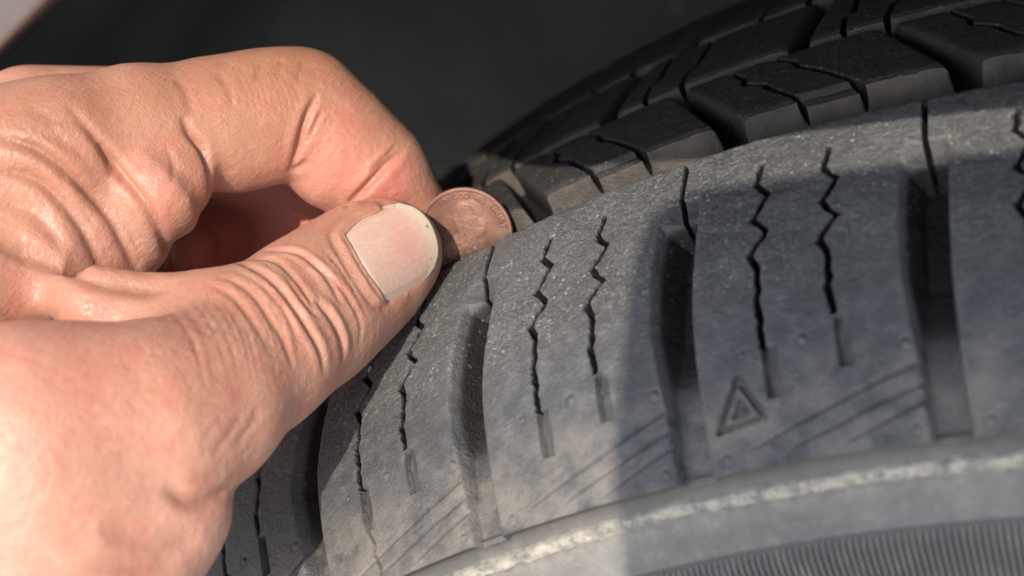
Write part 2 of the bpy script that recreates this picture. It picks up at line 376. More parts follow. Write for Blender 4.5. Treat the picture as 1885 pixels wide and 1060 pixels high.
def rib_tile(a_near, a_far, slant, u0, hw0, hw1, sipes, depth=6.3, ledge=None):
    w1 = a_near - a_far
    vv = np.concatenate([np.linspace(-7, -.3, 8), np.linspace(0, w1, 76), w1 + np.linspace(.3, 7, 8)]); nu = 120
    s = np.linspace(0, 1, nu); V, Sx = np.meshgrid(vv, s, indexing='ij')
    Vc = np.clip(V, 0, w1)
    ub = u0 + slant * np.clip(vv, 0, w1)
    U = ub[:, None] + Sx * PITCH
    hw = hw0 + (hw1 - hw0) * Vc / w1
    d = np.minimum(U - ub[:, None], ub[:, None] + PITCH - U) - hw
    inside = sstep(0, 1.0, -d)
    h = -depth * inside - np.where(d > 0, .5 * np.exp(-np.clip(d, 0, 9) / .5), .5)
    sl = np.zeros_like(h)
    for pl in sipes:
        ds, _ = seg_dist(U, Vc, pl); sl = np.maximum(sl, 1 - sstep(.3, .6, ds))
    h -= 3.8 * sl
    h -= .6 * np.exp(-np.minimum(Vc, w1 - Vc) / .55)
    if ledge:
        uu = U - slant * Vc
        h -= 1.3 * sstep(ledge[0] - .2, ledge[0] + .2, uu) * sstep(ledge[1] + .2, ledge[1] - .2, uu) * (1 - sstep(1.7, 2.2, Vc))
    h += (fnoise(U * .4, V * .4, 3) - .5) * .3 + (fnoise(U * 1.7, V * 1.7, 8, 3) - .5) * .2
    A = a_near - V
    crown = np.interp(-A, [0, 10.5, 36, 50, 75, 110, 150], [.3, 1.35, 3.0, 3.4, 3.2, 1.2, -6])
    neg = (V < 0) | (V > w1); i0, i1 = 8, 8 + 75
    Rr = crown + h
    out = np.where(V < 0, -V, V - w1)
    A = np.where(V < 0, a_near - .14 * V, np.where(V > w1, a_far - .14 * (V - w1), A))
    base = np.where(V < 0, Rr[i0:i0 + 1], Rr[i1:i1 + 1]); cb = np.where(V < 0, crown[i0:i0 + 1], crown[i1:i1 + 1])
    Rr = np.where(neg, np.minimum(base, cb - out), Rr)
    th = U / R0; R = R0 + Rr
    P = np.stack([R * np.sin(th), -A, R * np.cos(th)], -1)
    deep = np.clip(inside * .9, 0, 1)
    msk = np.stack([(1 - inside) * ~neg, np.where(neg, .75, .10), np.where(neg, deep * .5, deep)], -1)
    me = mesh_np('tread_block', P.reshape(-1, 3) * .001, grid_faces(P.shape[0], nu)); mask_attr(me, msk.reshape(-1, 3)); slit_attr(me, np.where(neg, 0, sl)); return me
me2 = rib_tile(-10.5, -36, -.6, 3.2, 3.0, 1.7, [[(17.3, 0), (9.7, 10.4), (8.5, 12.7), (3.8, 16.2), (3.7, 19), (-2, 27)], [(28.5, 0), (19.7, 11.4), (14.5, 17), (14.2, 19), (9.6, 23.6), (8, 26)]], ledge=(17.3, 28.5))
me3 = rib_tile(-40, -66, .1, 13.0, 2.3, 2.0, [[(22.2, 0), (22.0, 8), (23.5, 10), (23, 27)], [(30.6, 0), (31.5, 8), (33, 11), (33, 27)]])
me4 = rib_tile(-70, -98, .5, -18, 2.6, 2.0, [[(0, 0), (6, 12), (10, 28)], [(11, 0), (16, 11), (22, 28)]])
for me in (me2, me3, me4):
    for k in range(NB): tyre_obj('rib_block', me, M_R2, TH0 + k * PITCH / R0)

# carcass and sidewall
car = [(57.4, -31.0), (52, -31), (45, -26), (34, -19), (18, -13), (3, -9), (0, -7.2), (-10.5, -6.4), (-36, -4.2), (-75, -3.6), (-100, -5), (-128, -10), (-146, -22), (-152, -45), (-148, -95), (-128, -128), (-110, -128)]
P, f = lathe([(a, R0 + r) for a, r in car], 0, 2 * math.pi, 420, True)
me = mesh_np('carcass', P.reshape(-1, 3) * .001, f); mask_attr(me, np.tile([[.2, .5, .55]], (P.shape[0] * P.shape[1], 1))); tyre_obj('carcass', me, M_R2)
swn = [(59.0, -30.0), (58.0, -30.9), (57.4, -31.6), (57.1, -32.4), (57.2, -34.2)] + [(57.1, -37.7), (57.2, -39), (57.5, -42), (57.7, -45.4), (57.9, -45.7), (58.4, -50), (58.8, -58), (58.8, -72), (58.6, -72.5), (58.9, -85), (57, -100), (51, -116), (40, -126), (30, -130), (24, -138), (10, -140)]
P, f = lathe([(a, R0 + r) for a, r in swn], 0, 2 * math.pi, 720, True)
th = np.linspace(0, 2 * math.pi, 720, endpoint=False)
me = mesh_np('sidewall', P.reshape(-1, 3) * .001, f[:, ::-1]); mk = np.zeros((P.shape[0], P.shape[1], 3)); mk[0:3, :, 2] = .9; mk[3, :, 2] = .6; mk[4, :, 2] = .25; mk[5:7, :, 1] = .15; mk[9:12, :, 2] = .7; mk[8, :, 2] = 0  # rows under the serrations coloured dark as shade between the bars
mask_attr(me, mk.reshape(-1, 3)); tyre_obj('sidewall', me, M_SW)
# rough dusty ridge moulded round the sidewall
nth = 3600; th = np.linspace(0, 2 * math.pi, nth, endpoint=False); qq = np.linspace(0, 1, 15)
T_, Q_ = np.meshgrid(th * 300, qq, indexing='xy')
hh = .85 * sstep(0, .2, Q_) * sstep(1, .75, Q_) * (1.0 + .75 * (fnoise(T_ * .55, Q_ * 3, 5, 4) - .35)) + .35 * (fnoise(T_ * 1.6, Q_ * 8, 6, 3) - .5) * np.sin(np.pi * Q_)
A = 57.15 + hh; Rr = R0 - 34.5 - 3.2 * Q_ - .25 * (fnoise(T_ * .3, Q_ * 0, 15, 3) - .5) * 4
Pr = np.stack([Rr * np.sin(T_ / 300), -A, Rr * np.cos(T_ / 300)], -1)
me = mesh_np('sidewall_ridge', Pr.reshape(-1, 3) * .001, grid_faces(15, nth, True)[:, ::-1])
mk = np.zeros(Pr.shape); mk[..., 1] = np.clip(.25 + 1.1 * sstep(0, .2, Q_) * fnoise(T_ * .45, Q_ * 4, 22, 3), 0, 1)
mask_attr(me, mk.reshape(-1, 3)); tyre_obj('sidewall_ridge', me, M_SW)
# ribbed band: one little radial bar after another
L0, L1 = -46.0, -72.0
qs = np.linspace(0, 1, 14); prof_x = np.array([-.36, -.24, -.10, .10, .24, .36]); prof_h = np.array([-.15, .65, .95, .95, .65, -.15])
Rr = R0 + L0 + (L1 - L0) * qs; A = np.interp(-(Rr - R0), [45.7, 50, 58, 72], [57.9, 58.4, 58.8, 58.8])
end = np.where(qs < .02, -.3, 1.0)
Pb = np.stack([np.broadcast_to(prof_x, (14, 6)) + (1 - qs)[:, None] * .5, -(A[:, None] + prof_h * np.where(end < 0, -.2, 1)[:, None]), np.broadcast_to(Rr[:, None], (14, 6))], -1)
me = mesh_np('serration', Pb.reshape(-1, 3) * .001, grid_faces(14, 6)[:, ::-1]); mask_attr(me, np.tile([[0, .0, 0]], (84, 1)))
for k in range(165):
    tyre_obj('serration', me, M_SW, math.radians(-33.5) + k * 1.06 / 288.0)
# ------------------------------------------------------------------ hand: a smooth-blended volume turned into one continuous skin
VOX = 0.8
GX = np.arange(-185, 6, VOX, dtype=np.float32); GY = np.arange(-128, 54, VOX, dtype=np.float32); GZ = np.arange(206, 362, VOX, dtype=np.float32)
BIG = np.float32(60.0)
def cone(field, p, q, zs=1.0, k=0.0):
    """smooth-union a tapered capsule into field; p,q = (px, py, depth, radius in px); zs squashes it along the view depth"""
    A = px3(*p[:3]); B = px3(*q[:3]); ra = p[3] * p[2] / FPX; rb = q[3] * q[2] / FPX
    lo = np.minimum(A - ra, B - rb) - 16; hi = np.maximum(A + ra, B + rb) + 16
    ix = slice(*np.searchsorted(GX, (lo[0], hi[0]))); iy = slice(*np.searchsorted(GY, (lo[1], hi[1]))); iz = slice(*np.searchsorted(GZ, (lo[2], hi[2])))
    X = GX[ix][:, None, None]; Y = GY[iy][None, :, None]; Z = GZ[iz][None, None, :]
    D = B - A; DZ = D[2] / zs; L = D[0] ** 2 + D[1] ** 2 + DZ ** 2 + 1e-6
    x, y, z = X - A[0], Y - A[1], (Z - A[2]) / np.float32(zs)
    t = np.clip((x * D[0] + y * D[1] + z * DZ) / L, 0, 1)
    d = np.sqrt((x - t * D[0]) ** 2 + (y - t * D[1]) ** 2 + (z - t * DZ) ** 2) - (ra + (rb - ra) * t)
    if zs < 1: d = d * np.float32(.5 + .5 * zs)
    f = field[ix, iy, iz]
    if k > 0:
        h = np.clip(.5 + .5 * (f - d) / k, 0, 1); field[ix, iy, iz] = f + (d - f) * h - k * h * (1 - h)
    else: field[ix, iy, iz] = np.minimum(f, d)
def chain(field, pts, zs=1.0, k=0.0):
    for a, b in zip(pts[:-1], pts[1:]): cone(field, a, b, zs, k)
def newf(): return np.full((len(GX), len(GY), len(GZ)), BIG, np.float32)

# index finger, seen from its thumb side
fi = newf()
chain(fi, [(-260, 330, 268, 150), (110, 272, 276, 124), (250, 246, 284, 120), (400, 226, 291, 114), (490, 210, 295, 112), (556, 202, 298, 105), (622, 264, 300, 103), (690, 325, 303, 97), (752, 385, 306, 70)], 1.0, 4.0)
cone(fi, (440, 260, 292, 93), (478, 257, 293, 87), 1.0, 1.8)      # soft palm side of the first bone
cone(fi, (606, 312, 299, 72), (626, 322, 300, 66), 1.0, 1.8)      # soft palm side of the middle bone
cone(fi, (290, 345, 279, 100), (308, 330, 280, 84), 1.0, 3)      # pad at the finger's base
cone(fi, (800, 412, 309, 40), (752, 385, 306, 66), 1.0, 3)
# palm, back of the hand, wrist, forearm
fp = newf()
chain(fp, [(60, 330, 285, 150), (-250, 520, 280, 210), (-520, 800, 262, 260), (-820, 1130, 252, 270)], 1.0, 12)
chain(fp, [(200, 400, 292, 110), (60, 560, 290, 160), (-200, 700, 280, 220)], 1.0, 12)
chain(fp, [(-250, 400, 300, 170), (60, 300, 305, 120)], 1.0, 12)
# web between thumb and index
cone(fp, (205, 395, 284, 100), (60, 380, 280, 120), 1.0, 8)
cone(fp, (240, 445, 279, 66), (120, 420, 274, 90), 1.0, 6)
cone(fp, (130, 480, 276, 84), (-90, 490, 268, 140), 1.0, 8)
cone(fp, (40, 540, 268, 80), (-150, 600, 258, 160), 1.0, 10)
# thumb: tip, joint, first bone, ball of the thumb
ft = newf()
chain(ft, [(716, 463, 288, 86), (690, 480, 286.5, 97), (650, 512, 284, 110), (592, 556, 277, 122), (545, 592, 270, 126), (470, 650, 260, 134), (360, 742, 247, 150), (240, 792, 239, 184), (60, 830, 234, 225), (-250, 880, 236, 250), (-520, 950, 244, 240)], .84, 6)
chain(ft, [(716, 463, 288, 86), (730, 462, 289, 75)], .8, 3)
ftl = newf()
chain(ftl, [(312, 936, 240, 106), (200, 985, 238, 148), (100, 1090, 236, 222), (-300, 1150, 242, 240)], .95, 8)
chain(ftl, [(250, 930, 240, 130), (80, 900, 236, 200)], .95, 8)
cone(ft, (170, 560, 258, 70), (330, 590, 262, 70), .8, 12)
# the other fingers, folded away behind
fm = newf()
chain(fm, [(60, 240, 306, 120), (330, 225, 316, 100), (540, 330, 331, 100), (552, 395, 332, 101)], 1.0, 4)
chain(fm, [(552, 400, 332, 101), (530, 520, 325, 90), (460, 600, 308, 80)], 1.0, 4)
fr = newf()
chain(fr, [(0, 260, 322, 115), (280, 300, 336, 108), (398, 372, 336, 58), (420, 455, 325, 44), (400, 560, 316, 48)], 1.0, 4)
fl = newf()
chain(fl, [(-60, 300, 334, 105), (200, 350, 346, 96), (330, 420, 328, 50), (355, 472, 318, 43), (335, 560, 312, 48)], 1.0, 4)
cone(fl, (240, 470, 334, 95), (330, 530, 332, 70), 1.0, 4); cone(fl, (200, 560, 318, 90), (330, 570, 322, 60), 1.0, 4)

def smin(a, b, k):
    h = np.clip(.5 + .5 * (b - a) / k, 0, 1); return b + (a - b) * h - k * h * (1 - h)
pxg = (GX[:, None, None] / GZ[None, None, :] * np.float32(FPX) + np.float32(PW / 2))      # pixel column of each cell
kk = (1.0 - np.clip((pxg - 120) / 230.0, 0, 1)).astype(np.float32)
F = smin(fi, fp, np.float32(.8) + 7 * kk)
kl = np.clip((pxg - 180) / 200.0, 0, 1); ft = smin(ft, ftl, (9 - 7.4 * kl).astype(np.float32))
F = smin(F, ft, np.float32(.5) + 8.5 * kk * kk)
for g_ in (fm, fr, fl): F = smin(F, g_, np.float32(.5) + 5 * kk)
del fi, fp, ft, ftl, kl, fm, fr, fl, pxg, kk

def surface_nets(F):
    s = F < 0; nx, ny, nz = F.shape
    cnt = np.zeros((nx - 1, ny - 1, nz - 1), np.int8)
    for i in (0, 1):
        for j in (0, 1):
            for k in (0, 1): cnt += s[i:nx - 1 + i, j:ny - 1 + j, k:nz - 1 + k]
    act = (cnt > 0) & (cnt < 8); del cnt
    I = np.argwhere(act); idx = np.full(act.shape, -1, np.int32); idx[act] = np.arange(len(I))
    acc = np.zeros((len(I), 3)); n = np.zeros(len(I))
    cs = [(i, j, k) for i in (0, 1) for j in (0, 1) for k in (0, 1)]
    for a in cs:
        for ax in range(3):
            if a[ax]: continue
            b = list(a); b[ax] = 1
            fa = F[I[:, 0] + a[0], I[:, 1] + a[1], I[:, 2] + a[2]]; fb = F[I[:, 0] + b[0], I[:, 1] + b[1], I[:, 2] + b[2]]
            c = (fa < 0) != (fb < 0); t = np.where(c, fa / np.where(c, fa - fb, 1), 0)
            p = np.tile(np.array(a, float), (len(I), 1)); p[:, ax] += t
            acc += p * c[:, None]; n += c
    V = I + acc / n[:, None]
    Q = []
    for ax in range(3):
        sl0 = [slice(1, -1)] * 3; sl0[ax] = slice(0, -1); sl1 = list(sl0); sl1[ax] = slice(1, None)
        c = s[tuple(sl0)] != s[tuple(sl1)]; inn = s[tuple(sl0)]
        E = np.argwhere(c); fl_ = inn[c]; off = [1, 1, 1]; off[ax] = 0; E = E + off
        o1, o2 = [(1, 2), (2, 0), (0, 1)][ax]
        def at(d1, d2):
            e = E.copy(); e[:, o1] -= d1; e[:, o2] -= d2; return idx[e[:, 0], e[:, 1], e[:, 2]]
        q = np.stack([at(1, 1), at(0, 1), at(0, 0), at(1, 0)], 1); q[~fl_] = q[~fl_][:, ::-1]; Q.append(q)
    Q = np.concatenate(Q); Q = Q[(Q >= 0).all(1)]
    return V, Q
V, Q = surface_nets(F); del F
V = np.array([GX[0], GY[0], GZ[0]]) + V * VOX
def lap(V, Q, it, lam):
    a = Q.ravel(); b = np.roll(Q, -1, 1).ravel(); n = len(V)
    deg = np.bincount(a, minlength=n) + np.bincount(b, minlength=n)
    for _ in range(it):
        m_ = np.stack([np.bincount(a, V[b, c], n) + np.bincount(b, V[a, c], n) for c in range(3)], 1) / deg[:, None]
        V = V + lam * (m_ - V)
    return V
V = lap(V, Q, 4, .5)
def subdivide(V, Q):
    """one Catmull-Clark-like split of a closed quad mesh"""
    n = len(V); fc = V[Q].mean(1)
    e = np.stack([Q, np.roll(Q, -1, 1)], 2).reshape(-1, 2); es = np.sort(e, 1)
    key = es[:, 0].astype(np.int64) * n + es[:, 1]; uk, inv = np.unique(key, return_inverse=True)
    ends = np.stack([uk // n, uk % n], 1)
    fid = np.repeat(np.arange(len(Q)), 4); ne = len(uk)
    cnt = np.bincount(inv, minlength=ne)
    fsum = np.stack([np.bincount(inv, fc[fid, c], ne) for c in range(3)], 1)
    ep = (V[ends].sum(1) + fsum) / (2 + cnt)[:, None]
    val = np.bincount(Q.ravel(), minlength=n)
    favg = np.stack([np.bincount(Q.ravel(), np.repeat(fc[:, c], 4), n) for c in range(3)], 1) / val[:, None]
    em = V[ends].mean(1); ve = np.bincount(ends.ravel(), minlength=n)
    eavg = np.stack([np.bincount(ends.ravel(), np.repeat(em[:, c], 2), n) for c in range(3)], 1) / ve[:, None]
    Vn = (favg + 2 * eavg + (val - 3)[:, None] * V) / val[:, None]
    ei = n + inv.reshape(-1, 4); fi_ = n + ne + np.arange(len(Q))
    NQ = np.stack([np.stack([Q[:, k], ei[:, k], fi_, ei[:, k - 1]], 1) for k in range(4)], 1).reshape(-1, 4)
    return np.concatenate([Vn, ep, fc]), NQ
def vnormals(V, Q):
    a, b, c, d = (V[Q[:, k]] for k in range(4)); fn = np.cross(c - a, d - b); n = len(V)
    N = np.stack([np.bincount(Q.ravel(), np.repeat(fn[:, k], 4), n) for k in range(3)], 1)
    return N / (np.linalg.norm(N, axis=1)[:, None] + 1e-9)
V0, Q0 = V, Q
V, Q = subdivide(V, Q)
#@DETAIL
# creases and folds: lines followed on the skin, pressed in or raised along its normal
tree = BVHTree.FromPolygons([Vector(v) for v in V0], Q0.tolist())
def hit(px, py):
    d = px3(px, py, 1.0); loc, nor, i, t = tree.ray_cast(Vector((0, 0, 0)), Vector(d).normalized())
    return None if loc is None else np.array(loc)
def resample(pts, step=9.0):
    pts = np.array(pts, float)
    if len(pts) > 2:
        e = np.concatenate([[2 * pts[0] - pts[1]], pts, [2 * pts[-1] - pts[-2]]]); out = []
        for i in range(1, len(e) - 2):
            p0, p1, p2, p3 = e[i - 1:i + 3]; n = max(2, int(np.linalg.norm(p2 - p1) / step)); t = np.linspace(0, 1, n, endpoint=False)[:, None]
            out.append(.5 * (2 * p1 + (p2 - p0) * t + (2 * p0 - 5 * p1 + 4 * p2 - p3) * t ** 2 + (-p0 + 3 * p1 - 3 * p2 + p3) * t ** 3))
        return np.concatenate(out + [pts[-1:]])
    n = max(2, int(np.linalg.norm(pts[1] - pts[0]) / step)); return pts[0] + (pts[1] - pts[0]) * np.linspace(0, 1, n)[:, None]
NV = vnormals(V, Q)
vdir = V / np.linalg.norm(V, axis=1)[:, None]
FRONT = np.where((NV * vdir).sum(1) < .35)[0]
VF, NF = V[FRONT], NV[FRONT]
PXF = np.stack([VF[:, 0] / VF[:, 2] * FPX + PW / 2, -VF[:, 1] / VF[:, 2] * FPX + PH / 2], 1)
DISP = np.zeros(len(FRONT)); RED = np.zeros(len(V)); DARK = np.zeros(len(V)); REDF = np.zeros(len(FRONT)); DARKF = np.zeros(len(FRONT))
def crease(pts, depth, w, bulge=0.0, side=0, taper=.18, dark=.5):
    """side>0: the swelling sits on the left of the line's direction, <0: right, 0: both"""
    pp = resample(pts); hp = [(p, hit(*p)) for p in pp]; hp = [(p, q) for p, q in hp if q is not None]
    if len(hp) < 2: return
    P2 = np.array([p for p, _ in hp]); P3 = np.array([q for _, q in hp]); mg = 6 * w + 1
    lo, hi = P3.min(0) - mg, P3.max(0) + mg
    c = np.where(((VF > lo) & (VF < hi)).all(1))[0]
    if len(c) == 0: return
    X = VF[c]; best = np.full(len(c), 1e9); par = np.zeros(len(c)); sg = np.ones(len(c)); n = len(P3) - 1
    for i in range(n):
        a, b = P3[i], P3[i + 1]; ab = b - a
        if ab @ ab > 64: continue                      # the line jumped across a silhouette
        t = np.clip(((X - a) @ ab) / (ab @ ab + 1e-9), 0, 1); d = np.linalg.norm(X - a - t[:, None] * ab, axis=1)
        k = d < best; best[k] = d[k]; par[k] = (i + t[k]) / n
        e = P2[i + 1] - P2[i]; q = PXF[c] - P2[i]; s_ = np.sign(e[0] * q[:, 1] - e[1] * q[:, 0]); sg[k] = -s_[k]
    tp = np.clip(np.minimum(par, 1 - par) / taper, 0, 1) ** .8 if taper > 0 else 1.0
    v = -depth * np.exp(-(best / w) ** 2)
    bl = np.where(sg * side >= 0, 1.0, .25) if side else 1.0
    v = v + bulge * bl * np.exp(-((best - 2.3 * w) / (1.5 * w)) ** 2)
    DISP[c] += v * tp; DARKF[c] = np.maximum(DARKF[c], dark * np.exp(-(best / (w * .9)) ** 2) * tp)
TAN_SHADE_F = np.zeros(len(FRONT)); TAN_SHADE = np.zeros(len(V))
def blob(px, py, r, h=0.0, red=0.0, dark=0.0, rx=1.0, z=8.0, tan=0.0):
    q = hit(px, py)
    if q is None: return
    g_ = np.exp(-(((PXF[:, 0] - px) / (r * rx)) ** 2 + ((PXF[:, 1] - py) / r) ** 2)) * np.exp(-((VF[:, 2] - q[2]) / (z + r * .12)) ** 2)
    DISP[:] += h * g_; REDF[:] += red * g_; DARKF[:] += dark * g_; TAN_SHADE_F[:] += tan * g_
# index finger
crease([(586, 168), (572, 198), (558, 236), (546, 282), (531, 318)], 1.2, .7, .22, 0, .35)
crease([(592, 202), (576, 237), (557, 272)], .35, .55, .1)
crease([(570, 292), (552, 306), (532, 318)], .6, .7, .1, 0, .35)
crease([(745, 272), (712, 302), (690, 327), (662, 357), (634, 384)], 1.3, .75, .22, 0, .3)
crease([(735, 262), (705, 292), (680, 318)], .3, .5, .1)
crease([(335, 210), (349, 244), (368, 268), (378, 292), (385, 324), (386, 356)], 1.4, .85, .18, 0, .4)
crease([(300, 262), (315, 290), (318, 318), (310, 350)], .22, .6, .05, 0, .35)
crease([(185, 262), (200, 300), (206, 330)], .4, .9, .1)
crease([(395, 128), (420, 165), (430, 205)], .2, .8); crease([(320, 140), (345, 175), (352, 215)], .25, .9)
crease([(560, 110), (545, 150)], .18, .6); crease([(520, 108), (508, 140)], .18, .6); crease([(480, 112), (470, 150)], .16, .6)
for k in range(9):
    x = 430 + k * 12; crease([(x, 120 + k), (x + 22, 165 + k), (x + 34, 215 + k)], .08, .4, 0, 0, .3, .12)
for k in range(7):
    x = 600 + k * 11; y = 190 + k * 11; crease([(x, y), (x - 22, y + 38), (x - 44, y + 70)], .035, .35, 0, 0, .3, .08)
# web between thumb and finger
crease([(120, 190), (150, 222), (184, 262), (226, 322), (264, 370), (292, 420), (311, 465), (320, 515)], 1.5, .95, .4, -1, .45)
crease([(-10, 252), (57, 270), (108, 303), (160, 350), (203, 402), (236, 464), (256, 512)], .9, .95, .35, -1, .2, .5)
crease([(-10, 310), (57, 327), (104, 362), (150, 420), (178, 476), (190, 505)], .8, 1.0, .3, -1, .2, .5)
crease([(-10, 372), (47, 385), (90, 425), (120, 470)], .4, 1.3, .15, -1, .2, .3)
crease([(40, 190), (110, 225), (160, 270)], .35, 2.0, .1, 0, .3, .2); crease([(210, 370), (240, 430), (262, 480)], .22, .8, .05, 0, .3, .2)
crease([(-10, 452), (57, 470), (113, 492), (187, 518), (264, 531), (322, 527)], 1.2, 1.9, .4, 1, .15, .6)
crease([(60, 240), (120, 262), (170, 300)], .25, 1.0, .05, 0, .3, .2)
wr = np.random.RandomState(4)
for k in range(22):
    x = 10 + wr.randint(0, 230); y = 200 + wr.randint(0, 250)
    crease([(x, y), (x + 26, y + 22 + wr.randint(-6, 8)), (x + 46, y + 52 + wr.randint(-6, 12))], .05 + .05 * wr.rand(), .35, 0, 0, .35, .1)
# wrinkles over the thumb joint
crease([(432, 480), (473, 497), (511, 526), (540, 563), (568, 606), (590, 648), (597, 690)], .62, .65, .30, 0, .18)
crease([(486, 461), (544, 464), (586, 493), (612, 527), (628, 560)], .50, .6, .22, 0, .25)
crease([(578, 550), (608, 583), (627, 622), (633, 664)], .70, .7, .42, 1, .25)
crease([(468, 477), (505, 480), (536, 505), (562, 540), (580, 572)], .45, .55, .2, 0, .25)
crease([(522, 503), (543, 535), (566, 566), (596, 588)], .40, .5, .12, 0, .3)
crease([(560, 472), (606, 508), (648, 560), (664, 600), (660, 636)], .26, .5, .1, 0, .3)
crease([(590, 452), (625, 492), (655, 540), (673, 580)], .2, .45, .06, 0, .3)
crease([(402, 508), (436, 520), (474, 552), (504, 596), (527, 640), (540, 680)], .34, .6, .15, 0, .25)
crease([(374, 520), (412, 536), (446, 566), (478, 612), (500, 660)], .22, .6, .1, 0, .25)
crease([(440, 500), (490, 533), (530, 585), (556, 640)], .2, .4, .05, 0, .25)
for k in range(12):
    x = 392 + k * 13 + wr.randint(-5, 6); y = 505 - k * 3 + wr.randint(-8, 9); l = .7 + .5 * wr.rand()
    crease([(x, y), (x + 30 * l + wr.randint(-5, 6), y + 26 * l), (x + 58 * l, y + 72 * l + wr.randint(-6, 7)), (x + 76 * l, y + 124 * l)], .04 + .06 * wr.rand(), .30 + .15 * wr.rand(), .0, 0, .35, .12)
for k in range(13):
    x = 300 + k * 14 + wr.randint(-5, 6); y = 552 - k * 3.2 + wr.randint(-10, 11)
    crease([(x, y), (x + 34, y + 34), (x + 62, y + 84), (x + 82, y + 140 + wr.randint(0, 40))], .05 + .09 * wr.rand(), .3 + .2 * wr.rand(), .02, 0, .35, .15)
for k in range(14):
    x = 300 + wr.randint(0, 210); y = 590 + wr.randint(0, 170)
    crease([(x, y), (x + 25, y + wr.randint(-30, 12)), (x + 52, y + wr.randint(-40, 10))], .05, .35, 0, 0, .35, .08)
for k in range(8):
    x = 350 + k * 16; y = 560 + k * 9
    crease([(x, y + 60), (x + 26, y + 20), (x + 44, y - 24)], .07, .4, 0, 0, .3, .1)
for k in range(9):
    x = 610 + k * 6.5; y = 440 + k * 4.5
    crease([(x, y), (x + 20, y + 42), (x + 40, y + 82), (x + 48, y + 118)], .09, .33, 0, 0, .3, .1)
for k in range(40):
    x = 120 + wr.randint(0, 330); y = 560 + wr.randint(0, 300); a_ = wr.rand() * .7 + (.9 if k % 2 else -.5); l = 22 + wr.randint(0, 26)
    crease([(x, y), (x + l * math.cos(a_) * .5 + wr.randint(-3, 4), y + l * math.sin(a_) * .5), (x + l * math.cos(a_), y + l * math.sin(a_))], .05 + .05 * wr.rand(), .32, 0, 0, .4, .1)
# ball of the thumb
crease([(300, 892), (335, 918), (370, 922), (400, 912), (430, 890)], .8, 1.1, .3, 0, .2)
crease([(180, 965), (250, 997), (315, 1004), (372, 984)], .5, 2.0, .25); crease([(150, 1034), (250, 1046), (330, 1028)], .45, 2.0, .2)
crease([(430, 820), (455, 790), (480, 752)], .2, .9); crease([(390, 842), (420, 800), (450, 756)], .18, .8)
blob(450, 300, 60, .5); blob(320, 380, 50, .6); blob(600, 345, 40, .4)
blob(240, 330, 34, .4)
# skin colour: redder at the joints and finger pads, then tan mixed with painted shade
blob(715, 345, 40, 0, 1.3); blob(640, 240, 60, 0, .6); blob(630, 330, 40, 0, .4); blob(560, 270, 60, 0, .35); blob(300, 330, 60, 0, .35); blob(740, 310, 30, 0, .2)
blob(555, 410, 95, 0, .9, 0, 1, 16); blob(420, 460, 90, 0, .7, 0, 1, 20); blob(120, 600, 110, 0, .25); blob(200, 740, 90, 0, .2); blob(330, 620, 60, 0, .15)
blob(680, 205, 3, .12, 0, 1.2); blob(243, 653, 14, 0, .5, .15); blob(60, 220, 90, 0, 0, .25, 1.6)
for tx, ty, tr in ((20, 185, 70), (110, 180, 60), (200, 175, 55), (290, 158, 50), (380, 145, 48), (470, 130, 42), (550, 125, 38), (60, 260, 60), (150, 470, 40), (250, 520, 36)): blob(tx, ty, tr, tan=.5, z=18)  # index back and web valley: tan that also paints in their shade
for tx, ty, tr in ((80, 300, 90), (200, 270, 90), (320, 240, 80), (440, 220, 85), (560, 190, 75), (660, 230, 60), (300, 400, 60), (180, 380, 70)): blob(tx, ty, tr, tan=.34, z=18)  # tan over the whole index, also painted to tone down the sun
# nail bed pressed in, skin folds raised round it
NAIL = np.array([(630, 432), (645, 415), (664, 400), (700, 384), (737, 375), (765, 385), (788, 407), (802, 438), (806, 465), (799, 490), (780, 515), (745, 540), (710, 555), (690, 530), (668, 497), (648, 463)], float)
def inpoly(p, poly):
    x, y = p[:, 0], p[:, 1]; r = np.zeros(len(p), bool); j = len(poly) - 1
    for i in range(len(poly)):
        (xi, yi), (xj, yj) = poly[i], poly[j]
        r ^= ((yi > y) != (yj > y)) & (x < (xj - xi) * (y - yi) / (yj - yi + 1e-12) + xi); j = i
    return r
qn = hit(700, 465); near = np.abs(VF[:, 2] - qn[2]) < 11
nd, _ = seg_dist(PXF[:, 0], PXF[:, 1], [tuple(p) for p in np.concatenate([NAIL, NAIL[:1]])])
ins = inpoly(PXF, NAIL); sd = np.where(ins, -nd, nd)
dst = sstep(725, 765, PXF[:, 0] + .35 * (PXF[:, 1] - 440)); DISP -= .8 * near * (dst * sstep(3, -6, sd) + (1 - dst) * sstep(-2, -12, sd))
fold, _ = seg_dist(PXF[:, 0], PXF[:, 1], [(690, 386), (664, 400), (642, 416), (628, 432), (646, 466), (666, 500), (688, 533), (700, 548)])
DISP += near * .42 * np.exp(-((fold - 5) / 6.0) ** 2) * sstep(-8, -2, sd); DISP -= near * .25 * np.exp(-((fold - 20) / 5.0) ** 2) * (sd > 0)
fit_px = np.array([p for p in PXF[ins & near]]); fit_z = VF[ins & near][:, 2]
x_, y_ = (fit_px[:, 0] - 715) / 100, (fit_px[:, 1] - 465) / 100
B_ = np.stack([np.ones_like(x_), x_, y_, x_ * x_, x_ * y_, y_ * y_], 1); NC = np.linalg.lstsq(B_, fit_z, rcond=None)[0]
V[FRONT] += NF * DISP[:, None]; RED[FRONT] = REDF; DARK[FRONT] = DARKF; TAN_SHADE[FRONT] = TAN_SHADE_F

HV, HQ = V, Q

